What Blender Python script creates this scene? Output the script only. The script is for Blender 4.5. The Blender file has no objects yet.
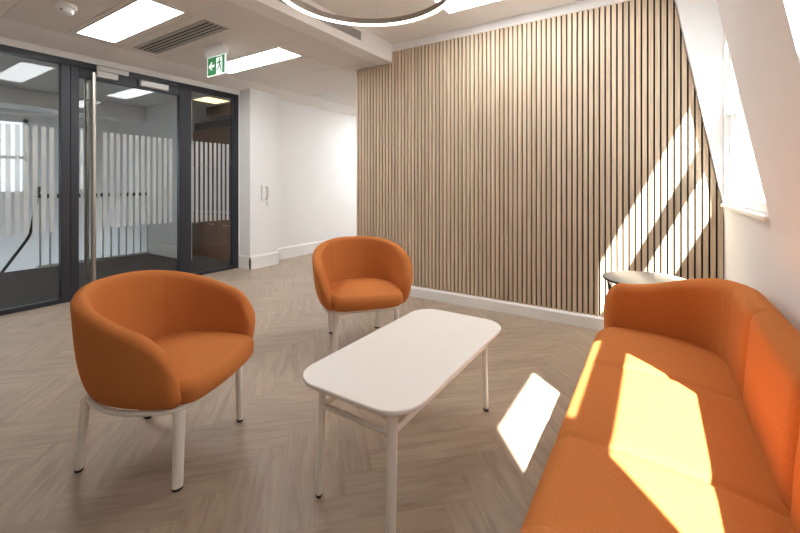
import bpy, bmesh, math, random
from mathutils import Vector, Matrix
random.seed(7)
PI = math.pi
SC = bpy.context.scene
COL = SC.collection

# ------------------------------------------------------------------ helpers
def link(o):
    COL.objects.link(o)
    return o

def tag(o, label=None, cat=None, group=None, kind=None):
    if label: o['label'] = label
    if cat: o['category'] = cat
    if group: o['group'] = group
    if kind: o['kind'] = kind
    return o

def obj(name, bm, mats, parent=None, smooth=False, angle=40):
    bmesh.ops.recalc_face_normals(bm, faces=bm.faces)
    me = bpy.data.meshes.new(name)
    bm.to_mesh(me); bm.free()
    if not isinstance(mats, (list, tuple)): mats = [mats]
    for m in mats: me.materials.append(m)
    if smooth:
        for p in me.polygons: p.use_smooth = True
        try: me.set_sharp_from_angle(angle=math.radians(angle))
        except Exception: pass
    o = link(bpy.data.objects.new(name, me))
    if parent: o.parent = parent
    return o

def thing(name, label, cat, loc=(0, 0, 0), rz=0.0, group=None):
    o = link(bpy.data.objects.new(name, None))
    o.empty_display_size = .1
    o.location = loc; o.rotation_euler = (0, 0, rz)
    return tag(o, label, cat, group)

def struct(name, bm, mats, parent=None, smooth=False):
    o = obj(name, bm, mats, parent, smooth)
    if parent is None: o['kind'] = 'structure'
    return o

def dup(root, loc, rz, label=None, group=None):
    r = root.copy(); COL.objects.link(r); r.location = loc; r.rotation_euler = (0, 0, rz)
    if label: r['label'] = label
    if group: r['group'] = group
    for ch in list(root.children):
        c = ch.copy(); COL.objects.link(c); c.parent = r
        for g in list(ch.children):
            d = g.copy(); COL.objects.link(d); d.parent = c
    return r

def box(bm, x0, x1, y0, y1, z0, z1, mi=0):
    v = [bm.verts.new(p) for p in ((x0,y0,z0),(x1,y0,z0),(x1,y1,z0),(x0,y1,z0),(x0,y0,z1),(x1,y0,z1),(x1,y1,z1),(x0,y1,z1))]
    fs = [bm.faces.new([v[i] for i in f]) for f in ((3,2,1,0),(4,5,6,7),(0,1,5,4),(1,2,6,5),(2,3,7,6),(3,0,4,7))]
    for f in fs: f.material_index = mi
    return v

def rbox(bm, x0, x1, y0, y1, z0, z1, r=.004, segs=2, mi=0):
    t = bmesh.new(); box(t, x0, x1, y0, y1, z0, z1)
    bmesh.ops.bevel(t, geom=list(t.edges), offset=r, segments=segs, affect='EDGES', profile=.5)
    merge(bm, t, mi); t.free()

def merge(bm, t, mi=0):
    m = {}
    for v in t.verts: m[v] = bm.verts.new(v.co)
    for f in t.faces:
        try:
            g = bm.faces.new([m[v] for v in f.verts]); g.material_index = mi; g.smooth = f.smooth
        except ValueError: pass

def prism(bm, poly, a, b, axis='y', mi=0):
    """poly: 2-D outline; axis y -> (x,z), axis x -> (y,z), axis z -> (x,y)"""
    def P(p, t):
        if axis == 'y': return (p[0], t, p[1])
        if axis == 'x': return (t, p[0], p[1])
        return (p[0], p[1], t)
    A = [bm.verts.new(P(p, a)) for p in poly]; B = [bm.verts.new(P(p, b)) for p in poly]
    n = len(poly)
    fs = [bm.faces.new(A), bm.faces.new(B[::-1])]
    for i in range(n): fs.append(bm.faces.new((A[i], A[(i+1) % n], B[(i+1) % n], B[i])))
    for f in fs: f.material_index = mi

def lathe(bm, prof, segs=32, c=(0, 0), mi=0):
    rings = []
    for r, z in prof:
        if r < 1e-6: rings.append([bm.verts.new((c[0], c[1], z))])
        else: rings.append([bm.verts.new((c[0]+r*math.cos(2*PI*i/segs), c[1]+r*math.sin(2*PI*i/segs), z)) for i in range(segs)])
    for a, b in zip(rings, rings[1:]):
        for i in range(segs):
            j = (i+1) % segs
            if len(a) == 1 and len(b) == 1: continue
            if len(a) == 1: f = bm.faces.new((a[0], b[j], b[i]))
            elif len(b) == 1: f = bm.faces.new((a[i], a[j], b[0]))
            else: f = bm.faces.new((a[i], a[j], b[j], b[i]))
            f.material_index = mi

def smooth_path(pts, n=6, closed=False):
    P = [Vector(p) for p in pts]; out = []
    N = len(P)
    rng = range(N if closed else N-1)
    for i in rng:
        if closed: p0, p1, p2, p3 = P[i-1], P[i], P[(i+1) % N], P[(i+2) % N]
        else:
            p1, p2 = P[i], P[i+1]
            p0 = P[i-1] if i > 0 else p1*2-p2
            p3 = P[i+2] if i+2 < N else p2*2-p1
        for k in range(n):
            t = k/n
            out.append(.5*((2*p1)+(p2-p0)*t+(2*p0-5*p1+4*p2-p3)*t*t+(3*p1-p0-3*p2+p3)*t**3))
    if not closed: out.append(P[-1].copy())
    return out

def tube(bm, pts, r, segs=12, closed=False, mi=0, flat=1.0, cap=True):
    P = [Vector(p) for p in pts]; N = len(P)
    R = r if isinstance(r, (list, tuple)) else [r]*N
    T = []
    for i in range(N):
        if closed: d = P[(i+1) % N]-P[i-1]
        else: d = P[min(i+1, N-1)]-P[max(i-1, 0)]
        T.append(d.normalized())
    up = Vector((0, 0, 1)) if abs(T[0].z) < .9 else Vector((1, 0, 0))
    n = (up-T[0]*up.dot(T[0])).normalized()
    rings = []
    for i in range(N):
        n = (n-T[i]*n.dot(T[i])).normalized(); b = T[i].cross(n)
        rings.append([bm.verts.new(P[i]+n*math.cos(2*PI*k/segs)*R[i]*flat+b*math.sin(2*PI*k/segs)*R[i]) for k in range(segs)])
    m = N if closed else N-1
    for i in range(m):
        a, c = rings[i], rings[(i+1) % N]
        for k in range(segs):
            f = bm.faces.new((a[k], a[(k+1) % segs], c[(k+1) % segs], c[k])); f.material_index = mi
    if not closed and cap:
        bm.faces.new(rings[0][::-1]).material_index = mi; bm.faces.new(rings[-1]).material_index = mi

def fillet(pts, rad, n=6):
    """polyline with rounded corners"""
    P = [Vector(p) for p in pts]; out = [P[0]]
    for i in range(1, len(P)-1):
        a, b, c = P[i-1], P[i], P[i+1]
        d1 = (a-b).normalized(); d2 = (c-b).normalized()
        L = min(rad, (a-b).length*.49, (c-b).length*.49)
        s, e = b+d1*L, b+d2*L
        for k in range(n+1):
            t = k/n
            out.append(s*(1-t)**2+b*2*t*(1-t)+e*t*t)
    out.append(P[-1])
    return out

def oval_leg(bm, top, foot, radial, a, b, taper=.85, n=20):
    """flat-oval tapering leg with a rounded top; a = half width along radial, b = across"""
    top, foot = Vector(top), Vector(foot); r = Vector((radial[0], radial[1], 0)).normalized(); q = Vector((-r.y, r.x, 0))
    L = (top-foot).length; rings = []
    ts = [(0., .25), (.004/L, .7), (.010/L, .93), (.018/L, 1.)]+[(.1+.9*i/6, 1.-(1-taper)*(i+1)/7) for i in range(7)]
    for t, k in ts:
        c = top.lerp(foot, t)
        rings.append([bm.verts.new(c+r*a*k*math.cos(2*PI*i/n)+q*b*k*math.sin(2*PI*i/n)) for i in range(n)])
    for u, v in zip(rings, rings[1:]):
        for i in range(n): bm.faces.new((u[i], u[(i+1) % n], v[(i+1) % n], v[i]))
    bm.faces.new(rings[0]); bm.faces.new(rings[-1][::-1])

def oval_glide(bm, foot, radial, a, b, n=20):
    r = Vector((radial[0], radial[1], 0)).normalized(); q = Vector((-r.y, r.x, 0)); c = Vector((foot[0], foot[1], 0))
    rings = [[bm.verts.new(c+Vector((0, 0, z))+r*a*k*math.cos(2*PI*i/n)+q*b*k*math.sin(2*PI*i/n)) for i in range(n)] for z, k in ((.0005, .9), (.003, 1.), (.012, 1.))]
    for u, v in zip(rings, rings[1:]):
        for i in range(n): bm.faces.new((u[i], u[(i+1) % n], v[(i+1) % n], v[i]))
    bm.faces.new(rings[0]); bm.faces.new(rings[-1][::-1])

# ------------------------------------------------------------------ materials
def S(r, g, b):
    f = lambda c: (c/255/12.92) if c/255 <= .04045 else ((c/255+.055)/1.055)**2.4
    return (f(r), f(g), f(b), 1)

def mat(name, col, rough=.5, metal=0., noise=0., nscale=20., bump=0., bscale=200., stretch=None, spec=.5, sheen=0.):
    m = bpy.data.materials.new(name); m.use_nodes = True
    nt = m.node_tree; b = nt.nodes['Principled BSDF']
    b.inputs['Base Color'].default_value = col; b.inputs['Roughness'].default_value = rough
    b.inputs['Metallic'].default_value = metal; b.inputs['Specular IOR Level'].default_value = spec
    if sheen:
        b.inputs['Sheen Weight'].default_value = sheen
    tc = nt.nodes.new('ShaderNodeTexCoord'); mp = nt.nodes.new('ShaderNodeMapping')
    nt.links.new(tc.outputs['Object'], mp.inputs[0])
    if stretch: mp.inputs['Scale'].default_value = stretch
    n = nt.nodes.new('ShaderNodeTexNoise'); n.inputs['Scale'].default_value = nscale; n.inputs['Detail'].default_value = 4
    nt.links.new(mp.outputs[0], n.inputs['Vector'])
    r = nt.nodes.new('ShaderNodeMixRGB'); r.blend_type = 'MULTIPLY'; r.inputs[0].default_value = 1
    r.inputs[1].default_value = col
    cr = nt.nodes.new('ShaderNodeValToRGB')
    lo = 1-noise; hi = 1+noise*.3
    cr.color_ramp.elements[0].color = (lo, lo, lo, 1); cr.color_ramp.elements[1].color = (hi, hi, hi, 1)
    cr.color_ramp.elements[0].position = .3; cr.color_ramp.elements[1].position = .7
    nt.links.new(n.outputs[0], cr.inputs[0]); nt.links.new(cr.outputs[0], r.inputs[2]); nt.links.new(r.outputs[0], b.inputs['Base Color'])
    if bump:
        n2 = nt.nodes.new('ShaderNodeTexNoise'); n2.inputs['Scale'].default_value = bscale; n2.inputs['Detail'].default_value = 3
        nt.links.new(mp.outputs[0], n2.inputs['Vector'])
        bp = nt.nodes.new('ShaderNodeBump'); bp.inputs['Strength'].default_value = bump; bp.inputs['Distance'].default_value = .002
        nt.links.new(n2.outputs[0], bp.inputs['Height']); nt.links.new(bp.outputs[0], b.inputs['Normal'])
    return m

def emit(name, col, strength):
    m = bpy.data.materials.new(name); m.use_nodes = True
    nt = m.node_tree; b = nt.nodes['Principled BSDF']
    b.inputs['Base Color'].default_value = (.8, .8, .8, 1)
    b.inputs['Emission Color'].default_value = col; b.inputs['Emission Strength'].default_value = strength
    return m

def glass_mat(name, tint=(1, 1, 1, 1), ior=1.45, refl=1.0):
    m = bpy.data.materials.new(name); m.use_nodes = True
    nt = m.node_tree; nt.nodes.clear()
    o = nt.nodes.new('ShaderNodeOutputMaterial'); mx = nt.nodes.new('ShaderNodeMixShader')
    t = nt.nodes.new('ShaderNodeBsdfTransparent'); g = nt.nodes.new('ShaderNodeBsdfGlossy'); f = nt.nodes.new('ShaderNodeLayerWeight')
    t.inputs[0].default_value = tint; g.inputs['Roughness'].default_value = .01; f.inputs[0].default_value = .5
    pw = nt.nodes.new('ShaderNodeMath'); pw.operation = 'POWER'; pw.inputs[1].default_value = 1.7
    mr = nt.nodes.new('ShaderNodeMapRange'); mr.inputs[3].default_value = .04
    mu = nt.nodes.new('ShaderNodeMath'); mu.operation = 'MULTIPLY'; mu.inputs[1].default_value = refl
    nt.links.new(f.outputs['Facing'], pw.inputs[0]); nt.links.new(pw.outputs[0], mr.inputs[0]); nt.links.new(mr.outputs[0], mu.inputs[0]); nt.links.new(mu.outputs[0], mx.inputs[0])
    nt.links.new(t.outputs[0], mx.inputs[1]); nt.links.new(g.outputs[0], mx.inputs[2]); nt.links.new(mx.outputs[0], o.inputs[0])
    return m

def frost_mat(name, opac=.52):
    m = bpy.data.materials.new(name); m.use_nodes = True
    nt = m.node_tree; nt.nodes.clear()
    o = nt.nodes.new('ShaderNodeOutputMaterial'); mx = nt.nodes.new('ShaderNodeMixShader'); mx.inputs[0].default_value = opac
    t = nt.nodes.new('ShaderNodeBsdfTransparent'); d = nt.nodes.new('ShaderNodeBsdfDiffuse'); d.inputs[0].default_value = (.9, .9, .88, 1)
    tl = nt.nodes.new('ShaderNodeBsdfTranslucent'); tl.inputs[0].default_value = (.9, .9, .88, 1)
    ad = nt.nodes.new('ShaderNodeMixShader'); ad.inputs[0].default_value = .55
    nt.links.new(d.outputs[0], ad.inputs[1]); nt.links.new(tl.outputs[0], ad.inputs[2])
    nt.links.new(t.outputs[0], mx.inputs[1]); nt.links.new(ad.outputs[0], mx.inputs[2]); nt.links.new(mx.outputs[0], o.inputs[0])
    return m

def wood_floor():
    m = bpy.data.materials.new('oak_herringbone'); m.use_nodes = True
    nt = m.node_tree; b = nt.nodes['Principled BSDF']; N = nt.nodes.new; L = nt.links.new
    uv = N('ShaderNodeUVMap'); uv.uv_map = 'UVMap'
    at = N('ShaderNodeAttribute'); at.attribute_name = 'tone'
    mp = N('ShaderNodeMapping'); mp.inputs['Scale'].default_value = (1.6, 14, 1)
    cb = N('ShaderNodeCombineXYZ'); mu = N('ShaderNodeMath'); mu.operation = 'MULTIPLY'; mu.inputs[1].default_value = 40
    L(at.outputs['Fac'], mu.inputs[0]); L(mu.outputs[0], cb.inputs[2])
    va = N('ShaderNodeVectorMath'); va.operation = 'ADD'
    L(uv.outputs[0], mp.inputs[0]); L(mp.outputs[0], va.inputs[0]); L(cb.outputs[0], va.inputs[1])
    n1 = N('ShaderNodeTexNoise'); n1.inputs['Scale'].default_value = 2.2; n1.inputs['Detail'].default_value = 6; n1.inputs['Roughness'].default_value = .6
    n1.inputs['Distortion'].default_value = .8
    L(va.outputs[0], n1.inputs['Vector'])
    cr = N('ShaderNodeValToRGB'); e = cr.color_ramp.elements
    e[0].position = .25; e[0].color = S(146, 127, 110); e[1].position = .72; e[1].color = S(179, 160, 141)
    e2 = e.new(.48); e2.color = S(166, 148, 130)
    L(n1.outputs[0], cr.inputs[0])
    tr = N('ShaderNodeMapRange'); tr.inputs[3].default_value = .92; tr.inputs[4].default_value = 1.05
    L(at.outputs['Fac'], tr.inputs[0])
    hs = N('ShaderNodeVectorMath'); hs.operation = 'SCALE'
    L(cr.outputs[0], hs.inputs[0]); L(tr.outputs[0], hs.inputs['Scale'])
    L(hs.outputs[0], b.inputs['Base Color'])
    b.inputs['Roughness'].default_value = .42; b.inputs['Specular IOR Level'].default_value = .45
    bp = N('ShaderNodeBump'); bp.inputs['Strength'].default_value = .08; bp.inputs['Distance'].default_value = .002
    L(n1.outputs[0], bp.inputs['Height']); L(bp.outputs[0], b.inputs['Normal'])
    return m

PITCH = .0421
def slat_mat():
    m = bpy.data.materials.new('oak_slats'); m.use_nodes = True
    nt = m.node_tree; b = nt.nodes['Principled BSDF']; N = nt.nodes.new; L = nt.links.new
    tc = N('ShaderNodeTexCoord'); at = N('ShaderNodeAttribute'); at.attribute_name = 'tone'
    mp = N('ShaderNodeMapping'); mp.inputs['Scale'].default_value = (60, 60, 2.5)
    L(tc.outputs['Object'], mp.inputs[0])
    n = N('ShaderNodeTexNoise'); n.inputs['Scale'].default_value = 1.0; n.inputs['Detail'].default_value = 5
    L(mp.outputs[0], n.inputs['Vector'])
    cr = N('ShaderNodeValToRGB'); e = cr.color_ramp.elements
    e[0].position = .3; e[0].color = S(193, 171, 147); e[1].position = .7; e[1].color = S(217, 198, 172)
    L(n.outputs[0], cr.inputs[0])
    tr = N('ShaderNodeMapRange'); tr.inputs[3].default_value = .86; tr.inputs[4].default_value = 1.06
    L(at.outputs['Fac'], tr.inputs[0])
    hs = N('ShaderNodeVectorMath'); hs.operation = 'SCALE'
    L(cr.outputs[0], hs.inputs[0]); L(tr.outputs[0], hs.inputs['Scale'])
    L(hs.outputs[0], b.inputs['Base Color'])
    b.inputs['Roughness'].default_value = .55; b.inputs['Specular IOR Level'].default_value = .3
    return m

def fabric():
    m = bpy.data.materials.new('orange_wool'); m.use_nodes = True
    nt = m.node_tree; b = nt.nodes['Principled BSDF']; N = nt.nodes.new; L = nt.links.new
    tc = N('ShaderNodeTexCoord')
    n1 = N('ShaderNodeTexNoise'); n1.inputs['Scale'].default_value = 700; n1.inputs['Detail'].default_value = 2
    m2 = N('ShaderNodeMapping'); m2.inputs['Scale'].default_value = (900, 900, 250); L(tc.outputs['Object'], m2.inputs[0])
    n2 = N('ShaderNodeTexNoise'); n2.inputs['Scale'].default_value = 1; n2.inputs['Detail'].default_value = 1
    L(tc.outputs['Object'], n1.inputs['Vector']); L(m2.outputs[0], n2.inputs['Vector'])
    ad = N('ShaderNodeMath'); ad.operation = 'ADD'; L(n1.outputs[0], ad.inputs[0]); L(n2.outputs[0], ad.inputs[1])
    cr = N('ShaderNodeValToRGB'); e = cr.color_ramp.elements
    e[0].position = .35; e[0].color = S(174, 101, 50); e[1].position = .65; e[1].color = S(211, 134, 78)
    hf = N('ShaderNodeMath'); hf.operation = 'MULTIPLY'; hf.inputs[1].default_value = .5; L(ad.outputs[0], hf.inputs[0])
    L(hf.outputs[0], cr.inputs[0]); L(cr.outputs[0], b.inputs['Base Color'])
    b.inputs['Roughness'].default_value = .95; b.inputs['Specular IOR Level'].default_value = .1
    b.inputs['Sheen Weight'].default_value = .12; b.inputs['Sheen Roughness'].default_value = .5
    b.inputs['Sheen Tint'].default_value = S(240, 150, 80)
    bp = N('ShaderNodeBump'); bp.inputs['Strength'].default_value = .25; bp.inputs['Distance'].default_value = .001
    L(hf.outputs[0], bp.inputs['Height']); L(bp.outputs[0], b.inputs['Normal'])
    return m

M_wall = mat('white_paint', S(236, 235, 234), .85, noise=.02, nscale=3, bump=.05, bscale=250, spec=.2)
M_ceil = mat('ceiling_paint', S(232, 227, 222), .9, noise=.02, nscale=2, spec=.15)
M_tile = mat('ceiling_tile', S(222, 215, 208), .8, noise=.02, nscale=2, spec=.2)
M_trim = mat('white_gloss', S(236, 234, 230), .35, noise=.01, nscale=5)
M_gap = mat('dark_gap', S(60, 55, 52), .9)
M_sub = mat('floor_joint', S(120, 102, 88), .9)
M_floor = wood_floor()
M_slat = slat_mat()
M_felt = mat('black_felt', S(44, 39, 37), .95, noise=.2, nscale=120)
M_fab = fabric()
M_cream = mat('cream_powder_coat', S(242, 236, 227), .4, noise=.015, nscale=40)
M_top = mat('cream_laminate', S(243, 239, 233), .38, noise=.015, nscale=15)
M_black = mat('black_plastic', S(28, 27, 27), .45, noise=.05)
M_blackm = mat('black_metal', S(30, 29, 29), .4, noise=.05)
M_blackt = mat('black_gloss_top', S(38, 37, 36), .22, noise=.05, spec=.6)
M_greyt = mat('grey_laminate', S(150, 149, 146), .28, noise=.03, spec=.6)
M_alu = mat('anthracite_aluminium', S(38, 40, 47), .4, metal=.0, noise=.04, nscale=30)
M_steel = mat('brushed_steel', S(190, 182, 172), .3, metal=1., noise=.06, nscale=30, stretch=(1, 1, 12))
M_silver = mat('silver_plastic', S(205, 203, 200), .4, noise=.03)
M_carpet = mat('dark_carpet', S(98, 95, 96), .98, noise=.35, nscale=160, bump=.5, bscale=500, spec=.05)
M_glass = glass_mat('clear_glass', (.97, .985, .98, 1))
M_pglass = glass_mat('screen_glass', (.84, .86, .86, 1), 1.5, .55)
M_frost = frost_mat('frosted_film'); M_frostd = frost_mat('frosted_film_door', .36)
M_plas = mat('white_plastic', S(232, 230, 226), .45, noise=.01)
M_darkw = mat('walnut', S(156, 102, 64), .5, noise=.3, nscale=6, stretch=(1, 1, 8))
M_darkp = mat('dark_panelling', S(88, 74, 66), .6, noise=.3, nscale=5, stretch=(6, 6, 1))
M_lamp = emit('panel_light', (.96, .985, 1, 1), 17.0)
M_ring = emit('ring_light', (1, .93, .82, 1), 5.0)
M_warm = emit('warm_lamp', (1, .72, .36, 1), 2.6)
M_green = emit('sign_green', S(22, 128, 62), .25); M_green.node_tree.nodes['Principled BSDF'].inputs['Base Color'].default_value = S(20, 110, 55)
M_signw = emit('sign_white', (.9, 1, .93, 1), .45)
M_gridg = mat('grille_grey', S(176, 170, 163), .5, noise=.03)
M_ringb = mat('ring_housing', S(150, 140, 130), .35, metal=.3, noise=.04)

# ------------------------------------------------------------------ room constants
ZL, ZH = 2.54, 2.75            # lower and raised ceiling
XB = -2.44                     # face of the bulkhead between them
XL = -5.0                      # glazed wall
YS = 3.62                      # front of the slats
YB = -2.6                      # wall behind the camera
KNEE, XR, SL = 1.0, .419, .183
def xs(z): return XR if z <= KNEE else XR-SL*(z-KNEE)

# ------------------------------------------------------------------ floor: herringbone planks at 45 degrees
def build_floor():
    bm = bmesh.new(); uvl = bm.loops.layers.uv.new('UVMap'); tone = bm.faces.layers.float.new('tone')
    PW, n = .118, 5
    PL = PW*n
    c = math.cos(PI/4)
    def in_room(x, y):
        if XL-.6 < x < .95 and YB-.6 < y < YS+.45: return True
        return XL-.6 < x < -2.5 and YS <= y < 7.9
    K = 90
    for i in range(-K, K):
        for j in range(-K//3, K//3):
            for o in range(2):
                # unit cell of herringbone in rotated (u,v) space
                if o == 0:
                    u0, v0 = i*PW+j*PL*0, i*PW+j*2*PL
                    u1, v1 = u0+PL, v0+PW
                else:
                    u0, v0 = i*PW-0, i*PW+PW+j*2*PL
                    u1, v1 = u0+PW, v0+PL
                for w in (0,):
                    pts = [(u0, v0), (u1, v0), (u1, v1), (u0, v1)]
                    cx, cy = (u0+u1)/2, (v0+v1)/2
                    X, Y = (cx-cy)*c-1.0, (cx+cy)*c+1.0
                    if not in_room(X, Y): continue
                    g = .0004
                    q = [(u0+g, v0+g), (u1-g, v0+g), (u1-g, v1-g), (u0+g, v1-g)]
                    t = random.random()
                    vs = [bm.verts.new(((a-b)*c-1.0, (a+b)*c+1.0, 0)) for a, b in q]
                    f = bm.faces.new(vs); f[tone] = t; f.material_index = 0
                    ru, rv = random.random()*9, random.random()*9
                    loc = [(0, 0), (PL, 0), (PL, PW), (0, PW)] if o == 0 else [(0, 0), (0, PW), (PL, PW), (PL, 0)]
                    for lp, (a, b) in zip(f.loops, loc): lp[uvl].uv = (a+ru, b+rv)
    # clip to the room
    for (co, no) in (((XL-.02, 0, 0), (-1, 0, 0)), ((.46, 0, 0), (1, 0, 0)), ((0, YB, 0), (0, -1, 0)), ((0, 7.5, 0), (0, 1, 0))):
        bmesh.ops.bisect_plane(bm, geom=list(bm.verts)+list(bm.edges)+list(bm.faces), plane_co=co, plane_no=no, clear_outer=True)
    # screed under the boards
    box(bm, XL-.02, .6, YB, 7.5, -.06, -.0012, 1)
    me = bpy.data.meshes.new('floor'); bm.normal_update()
    for f in bm.faces:
        if f.material_index == 0 and f.normal.z < 0: f.normal_flip()
    bm.to_mesh(me); bm.free()
    me.materials.append(M_floor); me.materials.append(M_sub)
    o = link(bpy.data.objects.new('floor', me)); o['kind'] = 'structure'
build_floor()

# ------------------------------------------------------------------ ceilings
bm = bmesh.new()
box(bm, XL-.1, XB, YB, 7.5, ZL+.006, ZH+.1, 0)                    # slab of the lower ceiling and bulkhead face
box(bm, XL-.1, -4.43, YB, 7.5, ZL, ZL+.006, 1)                    # plaster border
box(bm, -2.62, XB, YB, 7.5, ZL, ZL+.006, 1)
y = YB
ys_ = [YB, -1.98, -1.565, -1.15, -.735, -.32, .095, .51, .925, 1.34, 1.755, 2.17, 2.585, 3.0, 3.415, 3.83, 4.245, 4.66, 5.075, 5.49, 5.905, 6.32, 6.9, 7.5]
for a, b in zip(ys_, ys_[1:]):
    for x0, x1 in ((-4.427, -3.06), (-3.056, -2.623)):
        box(bm, x0, x1, a+.002, b-.002, ZL, ZL+.006, 2)
struct('ceiling', bm, [M_ceil, M_ceil, M_tile])
bm = bmesh.new(); box(bm, XB, .7, YB, YS+.2, ZH, ZH+.1)
struct('ceiling_raised', bm, M_ceil)

# ------------------------------------------------------------------ walls
bm = bmesh.new()
box(bm, -2.945, .62, YS+.022, YS+.2, 0, ZH)
struct('wall_back', bm, M_wall)
bm = bmesh.new(); box(bm, XL-.1, .62, YB-.15, YB, 0, ZH)
struct('wall_front', bm, M_wall)

# right wall: knee wall and mansard slope with three dormer openings
YW = [(.20, 1.455), (2.25, 3.565)]
Z_SILL, Z_HEAD = 1.06, 2.62
XO = .736
prof = [(XR, 0), (XR, .9), (XR-.001, .95), (XR-.004, 1.0), (XR-.0105, 1.05), (xs(1.06), 1.06), (xs(1.2), 1.2)]
bm = bmesh.new()
pier = prof+[(xs(ZH+.02), ZH+.02), (xs(ZH+.02), 3.12), (XO, 3.12), (XO, 0)]
low = lambda z: [p for p in prof if p[1] < z-.005]+[(xs(z)+.002 if z > 1 else XR-.002, z), (XO, z), (XO, 0)]
high = [(xs(Z_HEAD), Z_HEAD), (xs(ZH+.02), ZH+.02), (xs(ZH+.02), 3.12), (XO, 3.12), (XO, 3.02), (.52, Z_HEAD)]
edges = [YB]+[v for w in YW for v in w]+[YS+.022]
for i in range(0, len(edges), 2): prism(bm, pier, edges[i], edges[i+1])
for a, b in YW:
    prism(bm, low(1.04 if a > 2 else .965), a, b); prism(bm, high, a, b)
struct('wall_right', bm, M_wall)

M_win = mat('window_white', S(240, 240, 239), .35, noise=.01)
XW = .46
for i, (a, b) in enumerate(YW):
    bm = bmesh.new()
    Z_SILL = 1.06 if a > 2 else .985
    st = .028
    rbox(bm, XW-.05, XW+.05, a+.002, a+st, Z_SILL+.002, Z_HEAD-.002)
    rbox(bm, XW-.05, XW+.05, b-st, b-.002, Z_SILL+.002, Z_HEAD-.002)
    rbox(bm, XW-.04, XW+.04, a+st, b-st, 2.42, Z_HEAD-.002)
    rbox(bm, XW-.04, XW+.04, a+st, b-st, 1.68, 1.758)
    rbox(bm, XW-.025, XW+.025, a+st, b-st, Z_SILL+.002, Z_SILL+.05)
    # inner sash edges
    for z0, z1 in ((Z_SILL+.05, 1.68), (1.758, 2.42)):
        rbox(bm, XW-.018, XW+.018, a+st, a+st+.02, z0, z1, .003)
        rbox(bm, XW-.018, XW+.018, b-st-.02, b-st, z0, z1, .003)
    w = struct('window_%d' % (2-i), bm, M_win)
    bm = bmesh.new(); rbox(bm, .390, XW+.05, a+.002, b-.002, Z_SILL-.019, Z_SILL+.002, .006, 3)
    obj('window_sill', bm, M_trim, w, True)
    for z0, z1 in ((Z_SILL+.05, 1.68), (1.758, 2.42)):
        bm = bmesh.new(); box(bm, XW-.003, XW+.003, a+st+.02, b-st-.02, z0, z1)
        obj('glass_pane', bm, M_glass, w)

# left wall: the glazed screen sits between a solid piece (near) and the pillar (far)
GY0, GF1, D0, D1, S0, S1, GY1 = .0, 1.49, 1.64, 2.665, 2.815, 3.42, 3.50
ZG = 2.475
bm = bmesh.new()
box(bm, XL-.1, XL, YB, GY0, 0, ZL)
box(bm, XL-.1, XL, GY0, GY1, ZG, ZL)
box(bm, XL-.1, XL, GY1, 7.5, 0, ZL)
struct('wall_left', bm, M_wall)
bm = bmesh.new(); box(bm, XL, -4.762, 3.515, 4.0, 0, ZL)
struct('wall_pillar', bm, M_wall)
bm = bmesh.new(); box(bm, XL, -2.945, 7.4, 7.5, 0, ZL); box(bm, -2.945, -2.8, YS+.2, 7.5, 0, ZL)
struct('wall_corridor', bm, M_wall)

# baseboards
def skirting(name, segs, h, t, mname=M_trim):
    bm = bmesh.new()
    for axis, c, a, b, d in segs:      # axis the board runs along
        pf = [(0, 0), (t, 0), (t, h-.02), (t*.55, h-.006), (t*.45, h), (0, h)]
        poly = [(c+d*p, z) for p, z in pf]
        prism(bm, poly, a, b, 'y' if axis == 'y' else 'x')
    return struct(name, bm, mname)
skirting('baseboard_back', [('x', YS+.022, -2.96, XR-.001, -1)], .112, .038)
skirting('baseboard_left', [('y', XL, 4.0, 7.4, 1)], .19, .018)
skirting('baseboard_pillar', [('y', -4.762, 3.497, 4.018, 1), ('x', 3.515, XL+.002, -4.744, -1), ('x', 4.0, XL+.018, -4.744, 1)], .19, .018)
skirting('baseboard_right', [('y', XR, YB, YS-.02, -1)], .112, .015)

# ------------------------------------------------------------------ slatted oak panelling
sp = thing('slatted_wall_panelling', 'floor to ceiling panelling of vertical oak slats on black felt, covering the back wall', 'wall panelling', (0, 0, 0))
def ztop(x):
    if x < XB: return ZL-.002
    zt = 2.66
    if x > xs(zt)-.004: zt = max(KNEE-.05, KNEE+(XR-.006-x)/SL)
    return zt
bm = bmesh.new(); tone = bm.faces.layers.float.new('tone')
g0 = -1.8127
n0 = -27
x = g0+n0*PITCH
while True:
    a, b = x+.006, x+PITCH-.006
    if a > XR-.012: break
    b = min(b, XR-.003); a = max(a, -2.94)
    if b-a > .008:
        za, zb = ztop(a), ztop(b)
        if a < XB < b: za = zb = ZL-.002
        y0, y1 = YS, YS+.018
        e = .0015
        pts = [(a, y1, .112), (a, y0+e, .112), (a+e, y0, .112), (b-e, y0, .112), (b, y0+e, .112), (b, y1, .112)]
        zt = [za, za, za, zb, zb, zb]
        A = [bm.verts.new(p) for p in pts]; B = [bm.verts.new((p[0], p[1], z)) for p, z in zip(pts, zt)]
        t = random.random()
        fs = [bm.faces.new(A), bm.faces.new(B[::-1])]+[bm.faces.new((A[i], A[(i+1) % 6], B[(i+1) % 6], B[i])) for i in range(6)]
        for f in fs: f[tone] = t
    x += PITCH
obj('slats', bm, M_slat, sp)
bm = bmesh.new()
prism(bm, [(-2.94, .112), (XR-.002, .112), (XR-.002, 1.0), (xs(2.66)-.002, 2.66), (XB, 2.66), (XB, ZL-.002), (-2.94, ZL-.002)], YS+.018, YS+.0215)
obj('felt_backing', bm, M_felt, sp)

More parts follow.
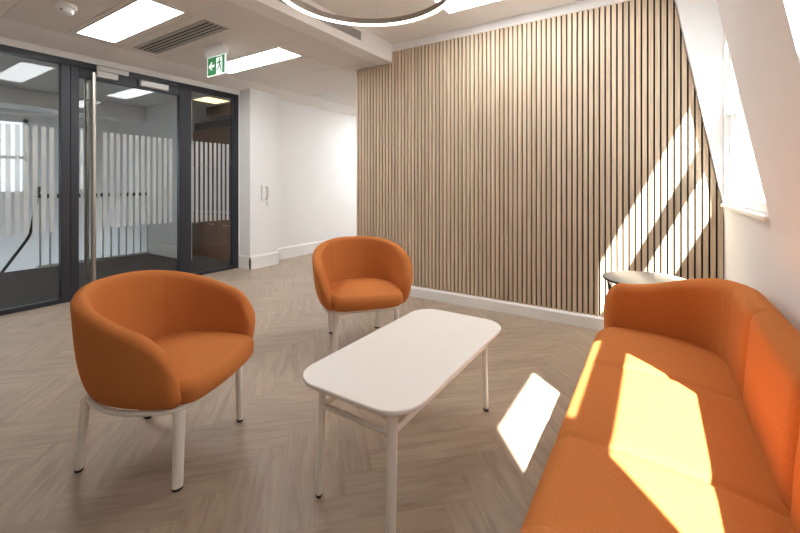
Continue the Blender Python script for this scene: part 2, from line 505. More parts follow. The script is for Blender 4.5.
# ------------------------------------------------------------------ glazed screen
XG = XL-.045
def frame_bars(bm, bars):
    for y0, y1, z0, z1 in bars: rbox(bm, XL-.075, XL-.004, y0, y1, z0, z1, .003)
def stripes(y0, y1, z0=.72, z1=1.76, pitch=.0632, w=.037):
    bm = bmesh.new(); y = y0
    while y+w < y1+.001:
        box(bm, XG+.0065, XG+.0072, y, y+w, z0, z1); y += pitch
    return bm
bm = bmesh.new()
frame_bars(bm, [(GY0, GY1, ZG-.065, ZG-.001), (GY0, GY0+.05, .001, ZG-.065), (GF1, GF1+.075, .001, ZG-.065), (GF1+.078, D0-.004, .001, ZG-.065),
                (GY0+.05, GF1, .001, .045), (D1+.004, S0, .001, ZG-.065), (S1, GY1, .001, ZG-.065), (S0, S1, .001, .045)])
w = struct('trim_1', bm, M_alu); w['label'] = 'anthracite aluminium frame of the glazed screen'
bm = bmesh.new(); box(bm, XG-.006, XG+.006, GY0+.05, GF1, .045, ZG-.065); w1 = struct('window_4', bm, M_pglass)
obj('frosted_stripes', stripes(GY0+.08, GF1-.01), M_frost, w1)
bm = bmesh.new(); box(bm, XG-.006, XG+.006, S0, S1, .045, ZG-.065); w2 = struct('window_5', bm, M_pglass)
obj('frosted_stripes', stripes(S0+.012, S1-.005, .70, 1.757), M_frost, w2)
# door leaf: pane, top rail, pull handles
bm = bmesh.new(); box(bm, XG-.006, XG+.006, D0, D1, .05, ZG-.165); dr = struct('door_1', bm, M_pglass)
obj('frosted_stripes', stripes(D0+.22, D1-.02), M_frostd, dr)
bm = bmesh.new(); rbox(bm, XL-.07, XL-.008, D0, D1, ZG-.165, ZG-.068, .003); obj('top_rail', bm, M_alu, dr)
bm = bmesh.new(); rbox(bm, XL-.07, XL-.02, D0, D1, .006, .05, .003); obj('bottom_rail', bm, M_alu, dr)
for sx in (1, -1):
    bm = bmesh.new()
    xh = XG+sx*.085
    tube(bm, [(xh, D0+.105, .18), (xh, D0+.105, 2.37)], .023, 16)
    for z in (.4, 2.1): tube(bm, [(XG+sx*.006, D0+.105, z), (xh, D0+.105, z)], .01, 10)
    obj('pull_handle', bm, M_steel, dr, True)

def part(name, m, parent, fn, smooth=False):
    bm = bmesh.new(); fn(bm); return obj(name, bm, m, parent, smooth)

t = thing('magnetic_lock', 'silver two-part magnetic lock at the top of the glass door beside the long pull handle', 'door lock', (XL, D0+.14, ZG-.10))
part('magnet_body', M_silver, t, lambda b: rbox(b, -.003, .04, .0, .30, .035, .085, .004))
part('armature_plate', M_silver, t, lambda b: rbox(b, -.006, .03, .0, .20, -.035, .030, .004))
t = thing('door_closer', 'silver door closer with a flat arm on the head of the glass door', 'door closer', (XL, 2.20, ZG-.10))
part('closer_body', M_silver, t, lambda b: rbox(b, -.006, .045, .0, .31, -.045, .022, .006))
def arm(b):
    tube(b, [(.02, .25, .02), (.02, .25, .048)], .012, 10)
    tube(b, [(.02, .25, .046), (.13, .30, .046)], .011, 8, flat=.4)
    tube(b, [(.13, .30, .046), (.012, .44, .046)], .009, 8, flat=.4)
part('closer_arm', M_alu, t, arm)

# ------------------------------------------------------------------ ceiling fittings
def panel_light(loc, label, sx=1.22, sy=.31, group=None, m=None):
    t = thing('ceiling_light', label, 'ceiling light', loc, 0, group)
    bm = bmesh.new()
    f = .012
    for a in ((-sx/2, sx/2, -sy/2, -sy/2+f), (-sx/2, sx/2, sy/2-f, sy/2), (-sx/2, -sx/2+f, -sy/2+f, sy/2-f), (sx/2-f, sx/2, -sy/2+f, sy/2-f)):
        box(bm, a[0], a[1], a[2], a[3], -.006, -.0005)
    obj('frame', bm, M_trim, t)
    bm = bmesh.new(); box(bm, -sx/2+f, sx/2-f, -sy/2+f, sy/2-f, -.004, -.0005)
    obj('diffuser', bm, m or M_lamp, t)
    return t
p0 = panel_light((-3.685, 1.53, ZL), 'rectangular light panel in the lower ceiling between the smoke detector and the air grille')
dup(p0, (-3.70, 2.755, ZL), 0, 'rectangular light panel in the lower ceiling behind the green exit sign')
dup(p0, (-.96, 3.10, ZH), 0, 'rectangular light panel in the raised ceiling close to the slatted wall')
for y in (6.1, 7.0): dup(p0, (-3.65, y, ZL), 0, 'unseen light panel added behind the slatted wall to brighten the corridor', 'added corridor lights')  # hidden panels added to brighten the corridor wall

dup(p0, (-6.61, .1, ZL), 0, 'unseen light panel added to the lobby ceiling to brighten the lobby')  # out-of-view panel added to lift the lobby carpet, walls and ceiling

def grille(b):
    L, W = 1.22, .22
    for a in ((-L/2, L/2, -W/2, -W/2+.014), (-L/2, L/2, W/2-.014, W/2), (-L/2, -L/2+.014, -W/2, W/2), (L/2-.014, L/2, -W/2, W/2)):
        box(b, a[0], a[1], a[2], a[3], -.007, -.0005)
t = thing('ceiling_air_grille', 'long linear air grille with dark slots in the lower ceiling', 'air vent', (-3.685, 1.95, ZL))
part('frame', M_gridg, t, grille)
part('backing', M_gap, t, lambda b: box(b, -.597, .597, -.097, .097, -.002, -.0005))
for k in range(5):
    part('vane', M_gridg, t, lambda b, k=k: box(b, -.596, .596, -.094+k*.0405, -.094+k*.0405+.019, -.0062, -.002))

t = thing('slot_diffuser', 'grey slot air diffuser in the side of the bulkhead', 'air vent', (XB, 2.4, 2.66))
def sfr(b):
    box(b, .0005, .006, -.67, .67, -.045, -.037); box(b, .0005, .006, -.67, .67, .037, .045)
    box(b, .0005, .006, -.67, -.662, -.037, .037); box(b, .0005, .006, .662, .67, -.037, .037)
part('frame', M_gridg, t, sfr)
part('louvre', mat('louvre_grey', S(150, 146, 142), .5, noise=.05), t, lambda b: [box(b, .0005, .004, -.662, .662, -.036+i*.0148, -.036+i*.0148+.0105) for i in range(5)])
part('backing', M_gridg, t, lambda b: box(b, .0004, .0008, -.662, .662, -.037, .037))

t = thing('smoke_detector', 'small white round smoke detector on the lower ceiling', 'smoke detector', (-3.70, 1.13, ZL))
part('base', M_plas, t, lambda b: lathe(b, [(0, -.0005), (.066, -.0005), (.066, -.026), (.060, -.030), (0, -.030)], 28), True)
part('sensor', M_plas, t, lambda b: lathe(b, [(0, -.030), (.046, -.030), (.048, -.050), (.042, -.064), (.024, -.069), (0, -.070)], 28), True)
part('indicator', M_black, t, lambda b: box(b, .036, .042, -.045, -.036, -.058, -.050), False)

t = thing('corridor_ceiling_vent', 'small square vent in the corridor ceiling beyond the pillar', 'air vent', (-4.2, 4.45, ZL))
part('frame', M_plas, t, lambda b: [box(b, -.17, .17, -.12, -.10, -.010, -.0005), box(b, -.17, .17, .10, .12, -.010, -.0005), box(b, -.17, -.15, -.0995, .0995, -.010, -.0005), box(b, .15, .17, -.0995, .0995, -.010, -.0005)])
part('backing', M_gap, t, lambda b: box(b, -.149, .149, -.099, .099, -.002, -.0005))
for k in range(5): part('vane', M_plas, t, lambda b, k=k: rbox(b, -.149, .149, -.085+k*.037, -.063+k*.037, -.008, -.003, .001))

# exit sign
t = thing('exit_sign', 'green and white emergency exit sign with left arrow, hanging from the lower ceiling', 'exit sign', (-3.575, 2.26, ZL-.02)); t.scale = (1.22, 1, 1)
part('housing', M_plas, t, lambda b: [rbox(b, -.122, .122, -.03, .03, -.075, .0, .006), rbox(b, -.128, .128, -.035, .035, .0, .0195, .003)], True)
part('plate', M_signw, t, lambda b: rbox(b, -.122, .122, -.006, .006, -.265, -.075, .002))
part('green_film', M_green, t, lambda b: [box(b, -.112, .002, -.0074, -.006, -.256, -.084), box(b, .083, .112, -.0074, -.006, -.256, -.084), box(b, .002, .083, -.0074, -.006, -.098, -.088)])
def arrow(b):
    P = [(-.100, -.169), (-.062, -.131), (-.045, -.131), (-.071, -.157), (-.022, -.157), (-.022, -.181), (-.071, -.181), (-.045, -.207), (-.062, -.207)]
    prism(b, P, -.0085, -.0072)
part('arrow', M_signw, t, arrow)
def man(b):
    prism(b, [(.050+.009*math.cos(i*PI/6), -.118+.009*math.sin(i*PI/6)) for i in range(12)], -.0085, -.0062)
    prism(b, [(.036, -.132), (.056, -.130), (.060, -.170), (.042, -.172)], -.0085, -.0062)
    prism(b, [(.042, -.170), (.054, -.170), (.032, -.205), (.014, -.220), (.008, -.213), (.024, -.198)], -.0085, -.0062)
    prism(b, [(.048, -.170), (.060, -.168), (.066, -.200), (.074, -.234), (.064, -.236), (.056, -.204)], -.0085, -.0062)
    prism(b, [(.038, -.133), (.042, -.142), (.020, -.160), (.012, -.150)], -.0085, -.0062)
    prism(b, [(.054, -.131), (.060, -.140), (.074, -.156), (.079, -.149)], -.0085, -.0062)
part('running_figure', M_green, t, man)

# intercom handset on the pillar
t = thing('wall_intercom', 'white intercom handset mounted on the pillar beside the glazed screen', 'intercom', (-4.762, 3.755, .86))
part('base_plate', M_plas, t, lambda b: rbox(b, .0005, .022, -.055, .055, .10, .325, .006), True)
def handset(b):
    tube(b, smooth_path([(.035, .012, .12), (.052, .012, .15), (.055, .012, .21), (.052, .012, .27), (.036, .012, .30)], 5), [.018]*4+[.016]*12+[.018]*5, 12)
part('handset', mat('intercom_grey', S(212, 208, 200), .45, noise=.02), t, handset, True)
def cord(b):
    P = [(.030+.008*math.cos(i*.9), .012+.008*math.sin(i*.9)+.02*math.sin(i/60*PI), .12-.10*math.sin(i/60*PI)) for i in range(61)]
    tube(b, P, .003, 6)
part('cord', M_plas, t, cord, True)

# ring pendant
RC, RZ, RR = (-1.487, 1.92), 2.40, .556
t = thing('ring_pendant_light', 'slim round ring pendant light with a glowing underside hanging from the raised ceiling', 'pendant light', (RC[0], RC[1], RZ))
def torus_rect(b, r0, r1, z0, z1, n=96):
    rs = []
    for i in range(n):
        a = 2*PI*i/n; c, s = math.cos(a), math.sin(a)
        rs.append([b.verts.new((r*c, r*s, z)) for r, z in ((r0, z0), (r1, z0), (r1, z1), (r0, z1))])
    for i in range(n):
        p, q = rs[i], rs[(i+1) % n]
        for k in range(4): b.faces.new((p[k], p[(k+1) % 4], q[(k+1) % 4], q[k]))
part('housing', M_ringb, t, lambda b: torus_rect(b, RR-.014, RR+.014, .001, .040), True)
part('diffuser', M_ring, t, lambda b: torus_rect(b, RR-.012, RR+.012, -.009, .001), True)
def cable(b, a): tube(b, [(RR*math.cos(a), RR*math.sin(a), .040), (0, 0, ZH-RZ-.03)], .0012, 6)
for k in range(3): part('cable', M_silver, t, lambda b, k=k: cable(b, math.radians(118)+k*2*PI/3), True)
part('canopy', M_plas, t, lambda b: lathe(b, [(0, ZH-RZ-.035), (.055, ZH-RZ-.035), (.06, ZH-RZ-.03), (.06, ZH-RZ-.001), (0, ZH-RZ-.001)], 28), True)

# ------------------------------------------------------------------ upholstery
def resample(path, n):
    P = [Vector(p) for p in path]; d = [0.]
    for a, b in zip(P, P[1:]): d.append(d[-1]+(b-a).length)
    out = []; T = d[-1]; j = 0
    for i in range(n):
        s = T*i/(n-1)
        while j < len(d)-2 and d[j+1] < s: j += 1
        u = (s-d[j])/max(1e-9, d[j+1]-d[j])
        out.append(P[j].lerp(P[j+1], min(1, u)))
    return out, T

def shell(path, hfun, afun, zb, lean, endR, endz, ra, inner=None, n=150):
    """rounded upholstered wall swept along an open plan path; hfun/afun(s01, d_end) give top height and half thickness"""
    bm = bmesh.new()
    # denser stations near both ends
    raw, T = resample(path, 1200)
    st = []
    for i in range(n):
        u = i/(n-1)
        st.append(.5-.5*math.cos(PI*u)*(.55+.45*abs(math.cos(PI*u))))
    rings = []
    for u in st:
        k = min(1199, max(0, int(round(u*1199))))
        p = raw[k]; tg = (raw[min(1199, k+4)]-raw[max(0, k-4)]).normalized()
        nrm = Vector((tg.y, -tg.x, 0))         # outward
        d = min(u, 1-u)*T
        a0 = afun(u, d)
        a = a0*math.sqrt(max(0., 1-(1-min(1, d/ra))**2)) if d < ra else a0
        a = max(a, .0015)
        H = hfun(u, d)
        zt = endz+(H-endz)*math.sqrt(max(0., 1-(1-min(1, d/endR))**2)) if d < endR else H
        zbb = zb+(.05*(1-math.sqrt(max(0, 1-(1-min(1, d/.05))**2))) if d < .05 else 0)
        prof = []
        m = 10
        r = min(a, (zt-zbb)/2)
        for i in range(m+1):                    # over the top, outer -> inner
            t_ = PI*i/m
            prof.append((a*math.cos(t_), zt-r+r*math.sin(t_)))
        q = 12
        for i in range(1, q):
            prof.append((-a, zt-r+(zbb+r-zt+r)*i/q))
        for i in range(m+1):
            t_ = PI+PI*i/m
            prof.append((a*math.cos(t_), zbb+r+r*math.sin(t_)))
        for i in range(1, q):
            prof.append((a, zbb+r+(zt-r-zbb-r)*i/q))
        ring = []
        for (nn, z) in prof:
            off = nn+lean((z-zb)/max(.01, (H-zb)))
            if inner and nn < 0: off -= inner(u, (z-zb)/max(.01, H-zb), p)
            ring.append(bm.verts.new((p.x+nrm.x*off, p.y+nrm.y*off, z)))
        rings.append(ring)
    K = len(rings[0])
    for a, b in zip(rings, rings[1:]):
        for k in range(K): bm.faces.new((a[k], a[(k+1) % K], b[(k+1) % K], b[k]))
    bm.faces.new(rings[0]); bm.faces.new(rings[-1][::-1])
    return bm

def cushion(outline, zt, zb, dome, er, n_in=14, hf=None):
    """closed outline -> rounded cushion"""
    bm = bmesh.new(); P = [Vector(p) for p in outline]; N = len(P)
    c = sum(P, Vector((0, 0, 0)))/N
    rings = []
    def ring(shrink, z):
        out = []
        for p in P:
            d = p-c; L = d.length
            q = c+d*max(0, (L-shrink)/L)
            out.append((q, z))
        return out
    Rm = min((p-c).length for p in P)
    layers = []
    for i in range(1, n_in+1):
        f = i/n_in
        layers.append(('f', f))
    rr = []
    for i in range(1, n_in+1):
        f = i/n_in
        lay = []
        for p in P:
            d = p-c; L = d.length
            q = c+d*((L-er)/L)*f
            z = zt+dome*(1-f*f)
            if hf: z += hf(q.x, q.y)
            lay.append(bm.verts.new((q.x, q.y, z)))
        rr.append(lay)
    for i in range(1, 9):
        t_ = PI/2*i/8
        lay = []
        for p in P:
            d = p-c; L = d.length
            q = c+d*((L-er+er*math.sin(t_))/L)
            z = zt-er+er*math.cos(t_)
            if hf: z += hf(q.x, q.y)*(1-i/8)
            lay.append(bm.verts.new((q.x, q.y, z)))
        rr.append(lay)
    for i in range(1, 7):
        t_ = PI/2*i/6; eb = min(er, zt-er-zb)
        lay = []
        for p in P:
            d = p-c; L = d.length
            q = c+d*((L-eb*2.2+eb*2.2*math.cos(t_))/L)
            lay.append(bm.verts.new((q.x, q.y, (zb+eb)-eb*math.sin(t_))))
        rr.append(lay)
    cz = zt+dome+(hf(c.x, c.y) if hf else 0)
    cv = bm.verts.new((c.x, c.y, cz))
    for k in range(N): bm.faces.new((cv, rr[0][k], rr[0][(k+1) % N]))
    for a, b in zip(rr, rr[1:]):
        for k in range(N): bm.faces.new((a[k], b[k], b[(k+1) % N], a[(k+1) % N]))
    bm.faces.new(rr[-1][::-1])
    return bm

# tub chair, facing local +x
CH = dict(zb=.328, back=.768, arm=.605)
half = [(.290, .297), (.225, .316), (.135, .330), (.03, .330), (-.07, .310), (-.16, .26), (-.225, .187), (-.265, .10), (-.278, 0)]
def make_chair(label, loc, rz):
    t = thing('tub_chair', label, 'armchair', loc, rz, 'orange tub chairs')
    path = smooth_path([(x, y, 0) for x, y in half]+[(x, -y, 0) for x, y in half[-2::-1]], 8)
    def h(u, d):
        w = min(1, max(0, min(u, 1-u)/.46)); w = math.sin(w*PI/2)**1.25
        return CH['arm']+(CH['back']-CH['arm'])*w
    def a(u, d):
        return .033
    def lean(f):
        f = max(0, min(1, f))
        return -.028*(1-f)-.045*(1-f)**5
    def groove(u, f, p):
        return -.005*sum(math.exp(-((u-c)/.006)**2) for c in (.335, .665))*max(0, min(1, f*2))
    bm = shell(path, h, a, CH['zb'], lean, .15, .43, .045, groove)
    obj('backrest', bm, M_fab, t, True, 80)
    # stitched back seam
    # seat
    out = [(.348, 0), (.344, .10), (.33, .19), (.30, .245), (.21, .272), (.09, .284), (-.05, .266), (-.15, .208), (-.215, .11), (-.23, 0)]
    P = smooth_path([(x, y, 0) for x, y in out]+[(x, -y, 0) for x, y in out[-2:0:-1]], 6, True)
    bm = cushion(P, .438, .325, .026, .045)
    obj('seat', bm, M_fab, t, True, 80)
    # frame ring under the shell
    fz = .318
    ringp = fillet([(.262, .0, fz), (.262, .248, fz), (.03, .298, fz), (-.195, .215, fz), (-.25, 0, fz), (-.195, -.215, fz), (.03, -.298, fz), (.262, -.248, fz), (.262, -.0001, fz)], .09, 6)
    bm = bmesh.new(); tube(bm, ringp[:-1], .0115, 10, True)
    obj('seat_frame', bm, M_cream, t, True)
    for fx, fy, tx, ty in ((.24, .228, .238, .214), (.24, -.228, .238, -.214), (-.24, .19, -.182, .212), (-.24, -.19, -.182, -.212)):
        bm = bmesh.new()
        oval_leg(bm, (tx, ty, fz+.011), (fx, fy, .012), (fx, fy), .0185, .0235)
        lg = obj('leg', bm, M_cream, t, True, 60)
        bm = bmesh.new(); oval_glide(bm, (fx, fy), (fx, fy), .0162, .0205)
        obj('foot_glide', bm, M_black, lg, True)
    return t
chair = make_chair('orange tub chair at the left in front of the glass door', (-1.889, .936, 0), math.radians(25))
dup(chair, (-1.886, 2.366, 0), math.radians(-40), 'orange tub chair in the middle, between the slatted wall and the white table')

# ------------------------------------------------------------------ sofa (local = world)
def make_sofa():
    t = thing('sofa', 'orange three-seat sofa with curved low arms along the sloping window wall', 'sofa', (0, 1.535, 0))
    yc = 0.
    hw = .885                                # half width to the arm centre line
    xb, xf = .335, -.232
    rc = .24
    side = [(xf, -hw), (-.05, -hw-.004), (xb-rc, -hw)]
    arc = [(xb-rc+rc*math.sin(k*PI/2/8), -hw+rc-rc*math.cos(k*PI/2/8)) for k in range(1, 9)]
    pts = side+arc+[(xb, -.3), (xb, 0)]
    path = [(x, y-.025 if y < -.7 else y, 0) for x, y in pts]+[(x, -y, 0) for x, y in pts[-2::-1]]
    path[0] = (xf+.012, path[0][1], 0)
    path = smooth_path(path, 8)
    P, T = resample(path, 400)
    def h(u, d):
        w = min(1, max(0, (d-.10)/.45)); w = w*w*(3-2*w)
        return .668+.092*w
    def a(u, d):
        w = min(1, max(0, (d-.30)/.35)); w = w*w*(3-2*w)
        return .047+.009*w
    def lean(f):
        f = max(0, min(1, f))
        return -.022*(1-f)**2-.02*(1-f)**6+.006*math.sin(PI*f)
    seams = (-.25, .335)
    def inner(u, f, p):
        if p.x < xb-.03: return 0
        g = 0
        for s in seams: g += -.034*math.exp(-((p.y-s)/.022)**2)
        bul = .014*math.sin(PI*max(0, min(1, f)))**2
        return g*max(0, min(1, f*1.5))*(.5+.5*math.sin(PI*max(0, min(1, f))))+bul
    bm = shell(path, h, a, .28, lean, .085, .52, .05, inner, 320)
    obj('backrest', bm, M_fab, t, True, 80)
    # seat with two stitched seams
    x0, x1, y0, y1, R = -.262, .30, -.853, .853, .10
    nx, ny = 46, 150
    bm = bmesh.new()
    zt, zb, er = .445, .27, .06
    def field(x, y):
        z = zt
        for s in seams: z -= .011*math.exp(-((y-s)/.011)**2)+.005*math.exp(-((y-s)/.05)**2)
        q = ((y+.853) % (.5687))/.5687
        w = min(1, max(0, (x-x0)/(x1-x0)))
        z += .012*math.sin(PI*w)-.028*w*w
        return z
    hwid = (y1-y0)/2
    rows = []
    # map unit square to a plan with rounded front corners
    for j in range(ny+1):
        v = -1+2*j/ny
        row = []
        for i in range(nx+1):
            u = i/nx
            u = u**1.35                       # denser at the front
            y = v*hwid
            # front boundary
            dy = max(0, abs(y)-(hwid-R))
            xf_ = x0+R-math.sqrt(max(0, R*R-dy*dy))
            x = xf_+(x1-xf_)*u
            de = x-xf_
            de = min(de, 9, (hwid-abs(y))*1.0+ (0 if abs(y) > hwid-.02 else 0)+.02)
            z = field(x, y)
            if de < er: z -= er-math.sqrt(max(0, er*er-(er-de)**2))
            row.append((x, y, z))
        rows.append(row)
    V = [[bm.verts.new(p) for p in r] for r in rows]
    for j in range(ny):
        for i in range(nx): bm.faces.new((V[j][i], V[j][i+1], V[j+1][i+1], V[j+1][i]))
    # front face down, tucked under
    prev = [r[0] for r in V]
    for (dx, z) in ((.0, .37), (.002, .34), (.008, .31), (.022, .285), (.05, .272)):
        cur = [bm.verts.new((v.co.x+dx, v.co.y*(1-dx*.4), z-(.0 if z != .37 else 0)-(.012 if z > .33 else 0)*sum(0 for s in seams))) for v in [r[0] for r in V]]
        for j in range(ny): bm.faces.new((prev[j], prev[j+1], cur[j+1], cur[j]))
        prev = cur
    # underside
    bk = [bm.verts.new((x1, r[-1].co.y, .272)) for r in V]
    for j in range(ny): bm.faces.new((prev[j], prev[j+1], bk[j+1], bk[j])); bm.faces.new((bk[j], bk[j+1], V[j+1][-1], V[j][-1]))
    obj('seat', bm, M_fab, t, True, 80)
    fz = .262
    bm = bmesh.new()
    tube(bm, fillet([(-.2, 0, fz), (-.2, .80, fz), (.30, .80, fz), (.30, -.80, fz), (-.2, -.80, fz), (-.2, -.001, fz)], .06, 6)[:-1], .013, 10, True)
    obj('seat_frame', bm, M_cream, t, True)
    for fx, fy, tx, ty in ((-.20, .84, -.185, .79), (-.20, -.84, -.185, -.79), (.33, .84, .29, .79), (.33, -.84, .29, -.79)):
        bm = bmesh.new(); tube(bm, fillet([(tx*.8, ty*.96, fz), (tx, ty, fz-.002), (fx, fy, .012)], .035, 6), .018, 14)
        lg = obj('leg', bm, M_cream, t, True, 60)
        bm = bmesh.new(); lathe(bm, [(0, .0005), (.016, .0005), (.018, .003), (.018, .012), (0, .012)], 16, (fx, fy))
        obj('foot_glide', bm, M_black, lg, True)
    return t
make_sofa()

# ------------------------------------------------------------------ coffee table
def superround(hx, hy, r, n=14, bulge=.0):
    out = []
    for cx, cy, a0 in ((hx-r, hy-r, 0), (-hx+r, hy-r, PI/2), (-hx+r, -hy+r, PI), (hx-r, -hy+r, 1.5*PI)):
        for k in range(n+1):
            a = a0+PI/2*k/n
            out.append((cx+r*math.cos(a), cy+r*math.sin(a)))
    return out
def make_table():
    t = thing('coffee_table', 'long cream coffee table with rounded corners in front of the sofa', 'coffee table', (-.920, 1.56, 0))
    HX, HY, R, ZT = .262, .515, .125, .462
    bm = bmesh.new()
    L = []
    for ins, z in ((.016, ZT-.024), (.004, ZT-.018), (.0, ZT-.008), (.0, ZT-.003), (.003, ZT)):
        L.append([bm.verts.new((x, y, z)) for x, y in superround(HX-ins, HY-ins, R-ins)])
    for a, b in zip(L, L[1:]):
        for k in range(len(a)): bm.faces.new((a[k], a[(k+1) % len(a)], b[(k+1) % len(a)], b[k]))
    bm.faces.new(L[0][::-1]); bm.faces.new(L[-1])
    obj('table_top', bm, M_top, t, True, 40)
    bm = bmesh.new()
    L = []
    for ins, z in ((.036, ZT-.038), (.030, ZT-.036), (.028, ZT-.032), (.028, ZT-.0245)):
        L.append([bm.verts.new((x, y, z)) for x, y in superround(HX-ins, HY-ins, R-ins)])
    for a, b in zip(L, L[1:]):
        for k in range(len(a)): bm.faces.new((a[k], a[(k+1) % len(a)], b[(k+1) % len(a)], b[k]))
    bm.faces.new(L[0][::-1]); bm.faces.new(L[-1])
    obj('apron', bm, M_cream, t, True, 40)
    bm = bmesh.new()
    zr = .345
    lx, ly = .164, .437
    for s in (-1, 1):
        tube(bm, [(s*(lx+.0), -ly, zr), (s*(lx+.0), ly, zr)], .011, 10)
        tube(bm, [(-lx, s*ly, zr), (lx, s*ly, zr)], .011, 10)
    obj('stretcher', bm, M_cream, t, True)
    for sx in (-1, 1):
        for sy in (-1, 1):
            bm = bmesh.new()
            top = Vector((sx*.162, sy*.432, ZT-.0385)); foot = Vector((sx*.167, sy*.450, .012))
            oval_leg(bm, top, foot, (sx, sy), .0145, .021, .86)
            lg = obj('leg', bm, M_cream, t, True, 60)
            bm = bmesh.new(); oval_glide(bm, foot, (sx, sy), .0130, .0185)
            obj('foot_glide', bm, M_black, lg, True)
make_table()

# side table between sofa and slats
t = thing('side_table', 'round black side table between the sofa arm and the slatted wall', 'side table', (-.039, 2.93, 0))
part('table_top', [M_blackt, M_greyt], t, lambda b: [lathe(b, [(0, .586), (.24, .586), (.249, .590), (.25, .596), (.248, .601), (.244, .602)], 56), lathe(b, [(.244, .602), (0, .602)], 56, mi=1), bmesh.ops.remove_doubles(b, verts=list(b.verts), dist=1e-5)], True)
def base(b): lathe(b, [(0, .0005), (.16, .0005), (.165, .004), (.165, .010), (.02, .014), (0, .014)], 40)
part('base_plate', M_blackm, t, base, True)
for a in (200, 320, 80):
    part('leg', M_blackm, t, lambda b, a=a: tube(b, fillet([(0.2*math.cos(math.radians(a)), .2*math.sin(math.radians(a)), .585), (.235*math.cos(math.radians(a)), .235*math.sin(math.radians(a)), .585), (.15*math.cos(math.radians(a)), .15*math.sin(math.radians(a)), .012)], .03, 5)[6:] if False else [(.225*math.cos(math.radians(a)), .225*math.sin(math.radians(a)), .586), (.15*math.cos(math.radians(a)), .15*math.sin(math.radians(a)), .012)], .008, 10), True)

# ------------------------------------------------------------------ lobby behind the glazed screen
bm = bmesh.new(); box(bm, -7.42, XL-.021, -1.2, 5.0, -.06, -.001)
struct('floor_lobby', bm, M_carpet)
bm = bmesh.new(); box(bm, -8.6, -7.42, -1.2, 5.0, -1.6, -1.5)
struct('floor_stairwell', bm, M_carpet)
bm = bmesh.new(); box(bm, -8.7, XL-.1, -1.2, 5.0, ZL, ZL+.1)
struct('ceiling_lobby', bm, M_ceil)
WY0, WY1, WZ0, WZ1 = .55, 2.13, 1.02, 2.25
bm = bmesh.new()
box(bm, -8.7, -8.6, -1.2, WY0, -1.6, ZL); box(bm, -8.7, -8.6, WY1, 5.0, -1.6, ZL)
box(bm, -8.7, -8.6, WY0, WY1, -1.6, WZ0); box(bm, -8.7, -8.6, WY0, WY1, WZ1, ZL)
box(bm, -8.7, XL-.1, -1.3, -1.2, -1.6, ZL)
box(bm, -8.6, -6.2, 3.416, 3.5, -1.6, ZL)
struct('wall_lobby', bm, M_wall)
bm = bmesh.new(); box(bm, -8.6, XL-.1, 4.9, 5.0, 0, ZL)
struct('wall_kitchen', bm, M_darkp)
skirting('baseboard_lobby', [('x', 3.416, -7.42, -6.2, -1)], .19, .018)
bm = bmesh.new()
for y0, y1, z0, z1 in ((WY0, WY1, WZ0, WZ0+.06), (WY0, WY1, WZ1-.06, WZ1), (WY0, WY0+.06, WZ0, WZ1), (WY1-.06, WY1, WZ0, WZ1), (WY0, WY1, 1.6, 1.65), (1.30, 1.36, WZ0, WZ1)):
    box(bm, -8.66, -8.58, y0+.001, y1-.001, z0+.001, z1-.001)
w = struct('window_6', bm, M_win)
bm = bmesh.new(); box(bm, -8.625, -8.619, WY0+.06, WY1-.06, WZ0+.06, WZ1-.06); obj('glass_pane', bm, M_glass, w)
bm = bmesh.new(); box(bm, -7.9, -7.5, -1.2, 3.41, 2.30, ZL)
struct('trim_2', bm, M_wall)

# balustrade
t = thing('balustrade', 'steel balustrade with square black caps at the far side of the lobby', 'balustrade', (-7.36, 0, 0))
part('base_rail', M_silver, t, lambda b: rbox(b, -.02, .02, 1.92, 3.40, .0, .035, .004))
part('top_rail', M_silver, t, lambda b: rbox(b, -.012, .012, 1.92, 3.40, .985, 1.0, .003))
for k in range(14):
    yb = 1.955+k*.109
    bl = part('baluster', M_silver, t, lambda b: rbox(b, -.008, .008, yb-.010, yb+.010, .035, 1.0, .002))
    part('cap', M_black, bl, lambda b: rbox(b, -.025, .025, yb-.028, yb+.028, 1.0, 1.055, .004))
t = tag(part('stair_handrail', M_blackm, None, lambda b: tube(b, fillet([(-7.9, 2.09, 1.16), (-7.9, 1.98, .42), (-7.9, 1.66, -.10), (-7.9, 1.2, -.85)], .1, 6), .02, 10), True),
        'dark stair handrail sloping down beyond the left fixed glass pane', 'handrail')

bm = bmesh.new(); box(bm, -6.6, XL-.1, 3.98, 4.08, 2.36, ZL-.0005)
struct('trim_3', bm, M_darkp)

def prism_ring(b, hx, hy, w):
    O = [(-hx, -hy), (hx, -hy), (hx, hy), (-hx, hy)]; I = [(-hx+w, -hy+w), (hx-w, -hy+w), (hx-w, hy-w), (-hx+w, hy-w)]
    v = [[b.verts.new((p[0], p[1], z)) for p in P] for P, z in ((O, -.0005), (O, -.006), (I, -.006), (I, -.0005))]
    for a, c in zip(v, v[1:]+v[:1]):
        for i in range(4): b.faces.new((a[i], a[(i+1) % 4], c[(i+1) % 4], c[i]))

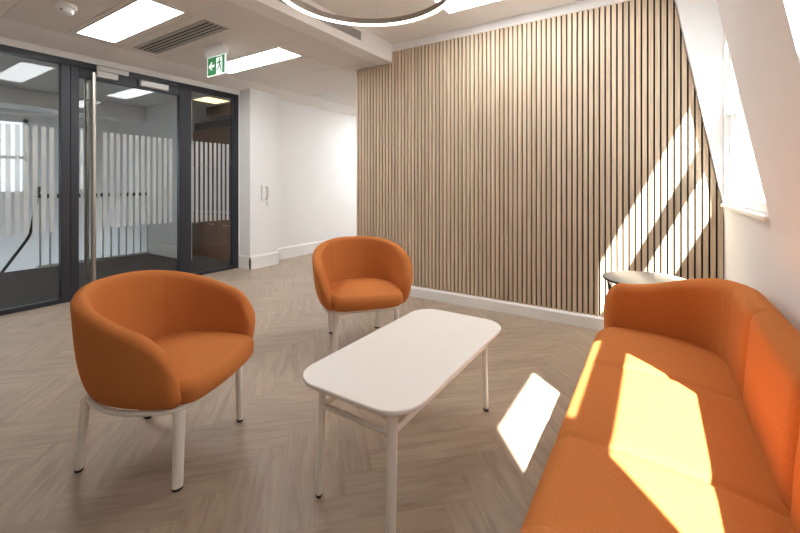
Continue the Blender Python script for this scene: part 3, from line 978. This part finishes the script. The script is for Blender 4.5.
# cupboards in the room beyond the sidelight
t = thing('cabinet', 'low brown wooden cupboard seen through the narrow sidelight by the pillar', 'cabinet', (-6.05, 3.95, 0))
part('body', M_darkw, t, lambda b: box(b, -.6, .6, -.20, .25, 0, .70))
part('worktop', M_black, t, lambda b: rbox(b, -.62, .62, -.23, .25, .70, .73, .004))
for k in range(3):
    d = part('door', M_darkw, t, lambda b: rbox(b, -.595+k*.4, -.205+k*.4, -.22, -.20, .06, .69, .004))
    part('handle', M_steel, d, lambda b: tube(b, fillet([(-.46+k*.4, -.22, .55), (-.46+k*.4, -.245, .55), (-.34+k*.4, -.245, .55), (-.34+k*.4, -.22, .55)], .01, 4), .007, 8), True)
t = thing('wall_cupboard', 'dark wall cupboard above the low cupboard beyond the sidelight', 'cupboard', (-7.0, 4.72, 1.55))
part('body', M_darkp, t, lambda b: box(b, -1.0, 1.4, -.17, .175, 0, .75))
for k in range(4): part('door', M_darkw, t, lambda b: rbox(b, -.995+k*.6, -.405+k*.6, -.19, -.17, .005, .745, .003))
t = thing('ceiling_downlight', 'warm square downlight in the ceiling beyond the sidelight', 'ceiling light', (-5.95, 3.68, ZL))
part('frame', M_plas, t, lambda b: prism_ring(b, .21, .21, .012))
part('diffuser', M_warm, t, lambda b: box(b, -.2, .2, -.19, .19, -.004, -.0005))

# ------------------------------------------------------------------ daylight
sun = bpy.data.lights.new('sun', 'SUN'); sun.energy = 110; sun.angle = math.radians(.6); sun.color = (1, .97, .93)
so = link(bpy.data.objects.new('sun', sun))
so.rotation_euler = Vector((-1, 1.23, -2.05)).to_track_quat('-Z', 'Y').to_euler()
so.location = (4, -4, 8)
W = bpy.data.worlds.new('World'); SC.world = W; W.use_nodes = True
bg = W.node_tree.nodes['Background']; bg.inputs[0].default_value = (.82, .91, 1, 1); bg.inputs[1].default_value = 1.7

# ------------------------------------------------------------------ camera
cd = bpy.data.cameras.new('camera'); cd.sensor_width = 36; cd.lens = 395/800*36; cd.shift_y = -(266.5-184)/800; cd.clip_start = .02
co = link(bpy.data.objects.new('camera', cd)); co.location = (0, 0, 1.2)
co.rotation_euler = (PI/2, 0, math.asin(.5417))
SC.camera = co
SC.view_settings.view_transform = 'Standard'; SC.view_settings.look = 'None'
SC.view_settings.gamma = 1; SC.view_settings.use_curve_mapping = False
SC.view_settings.exposure = 0.32
SC.cycles.max_bounces = 10; SC.cycles.diffuse_bounces = 6; SC.cycles.transparent_max_bounces = 24
SC.cycles.use_denoising = True
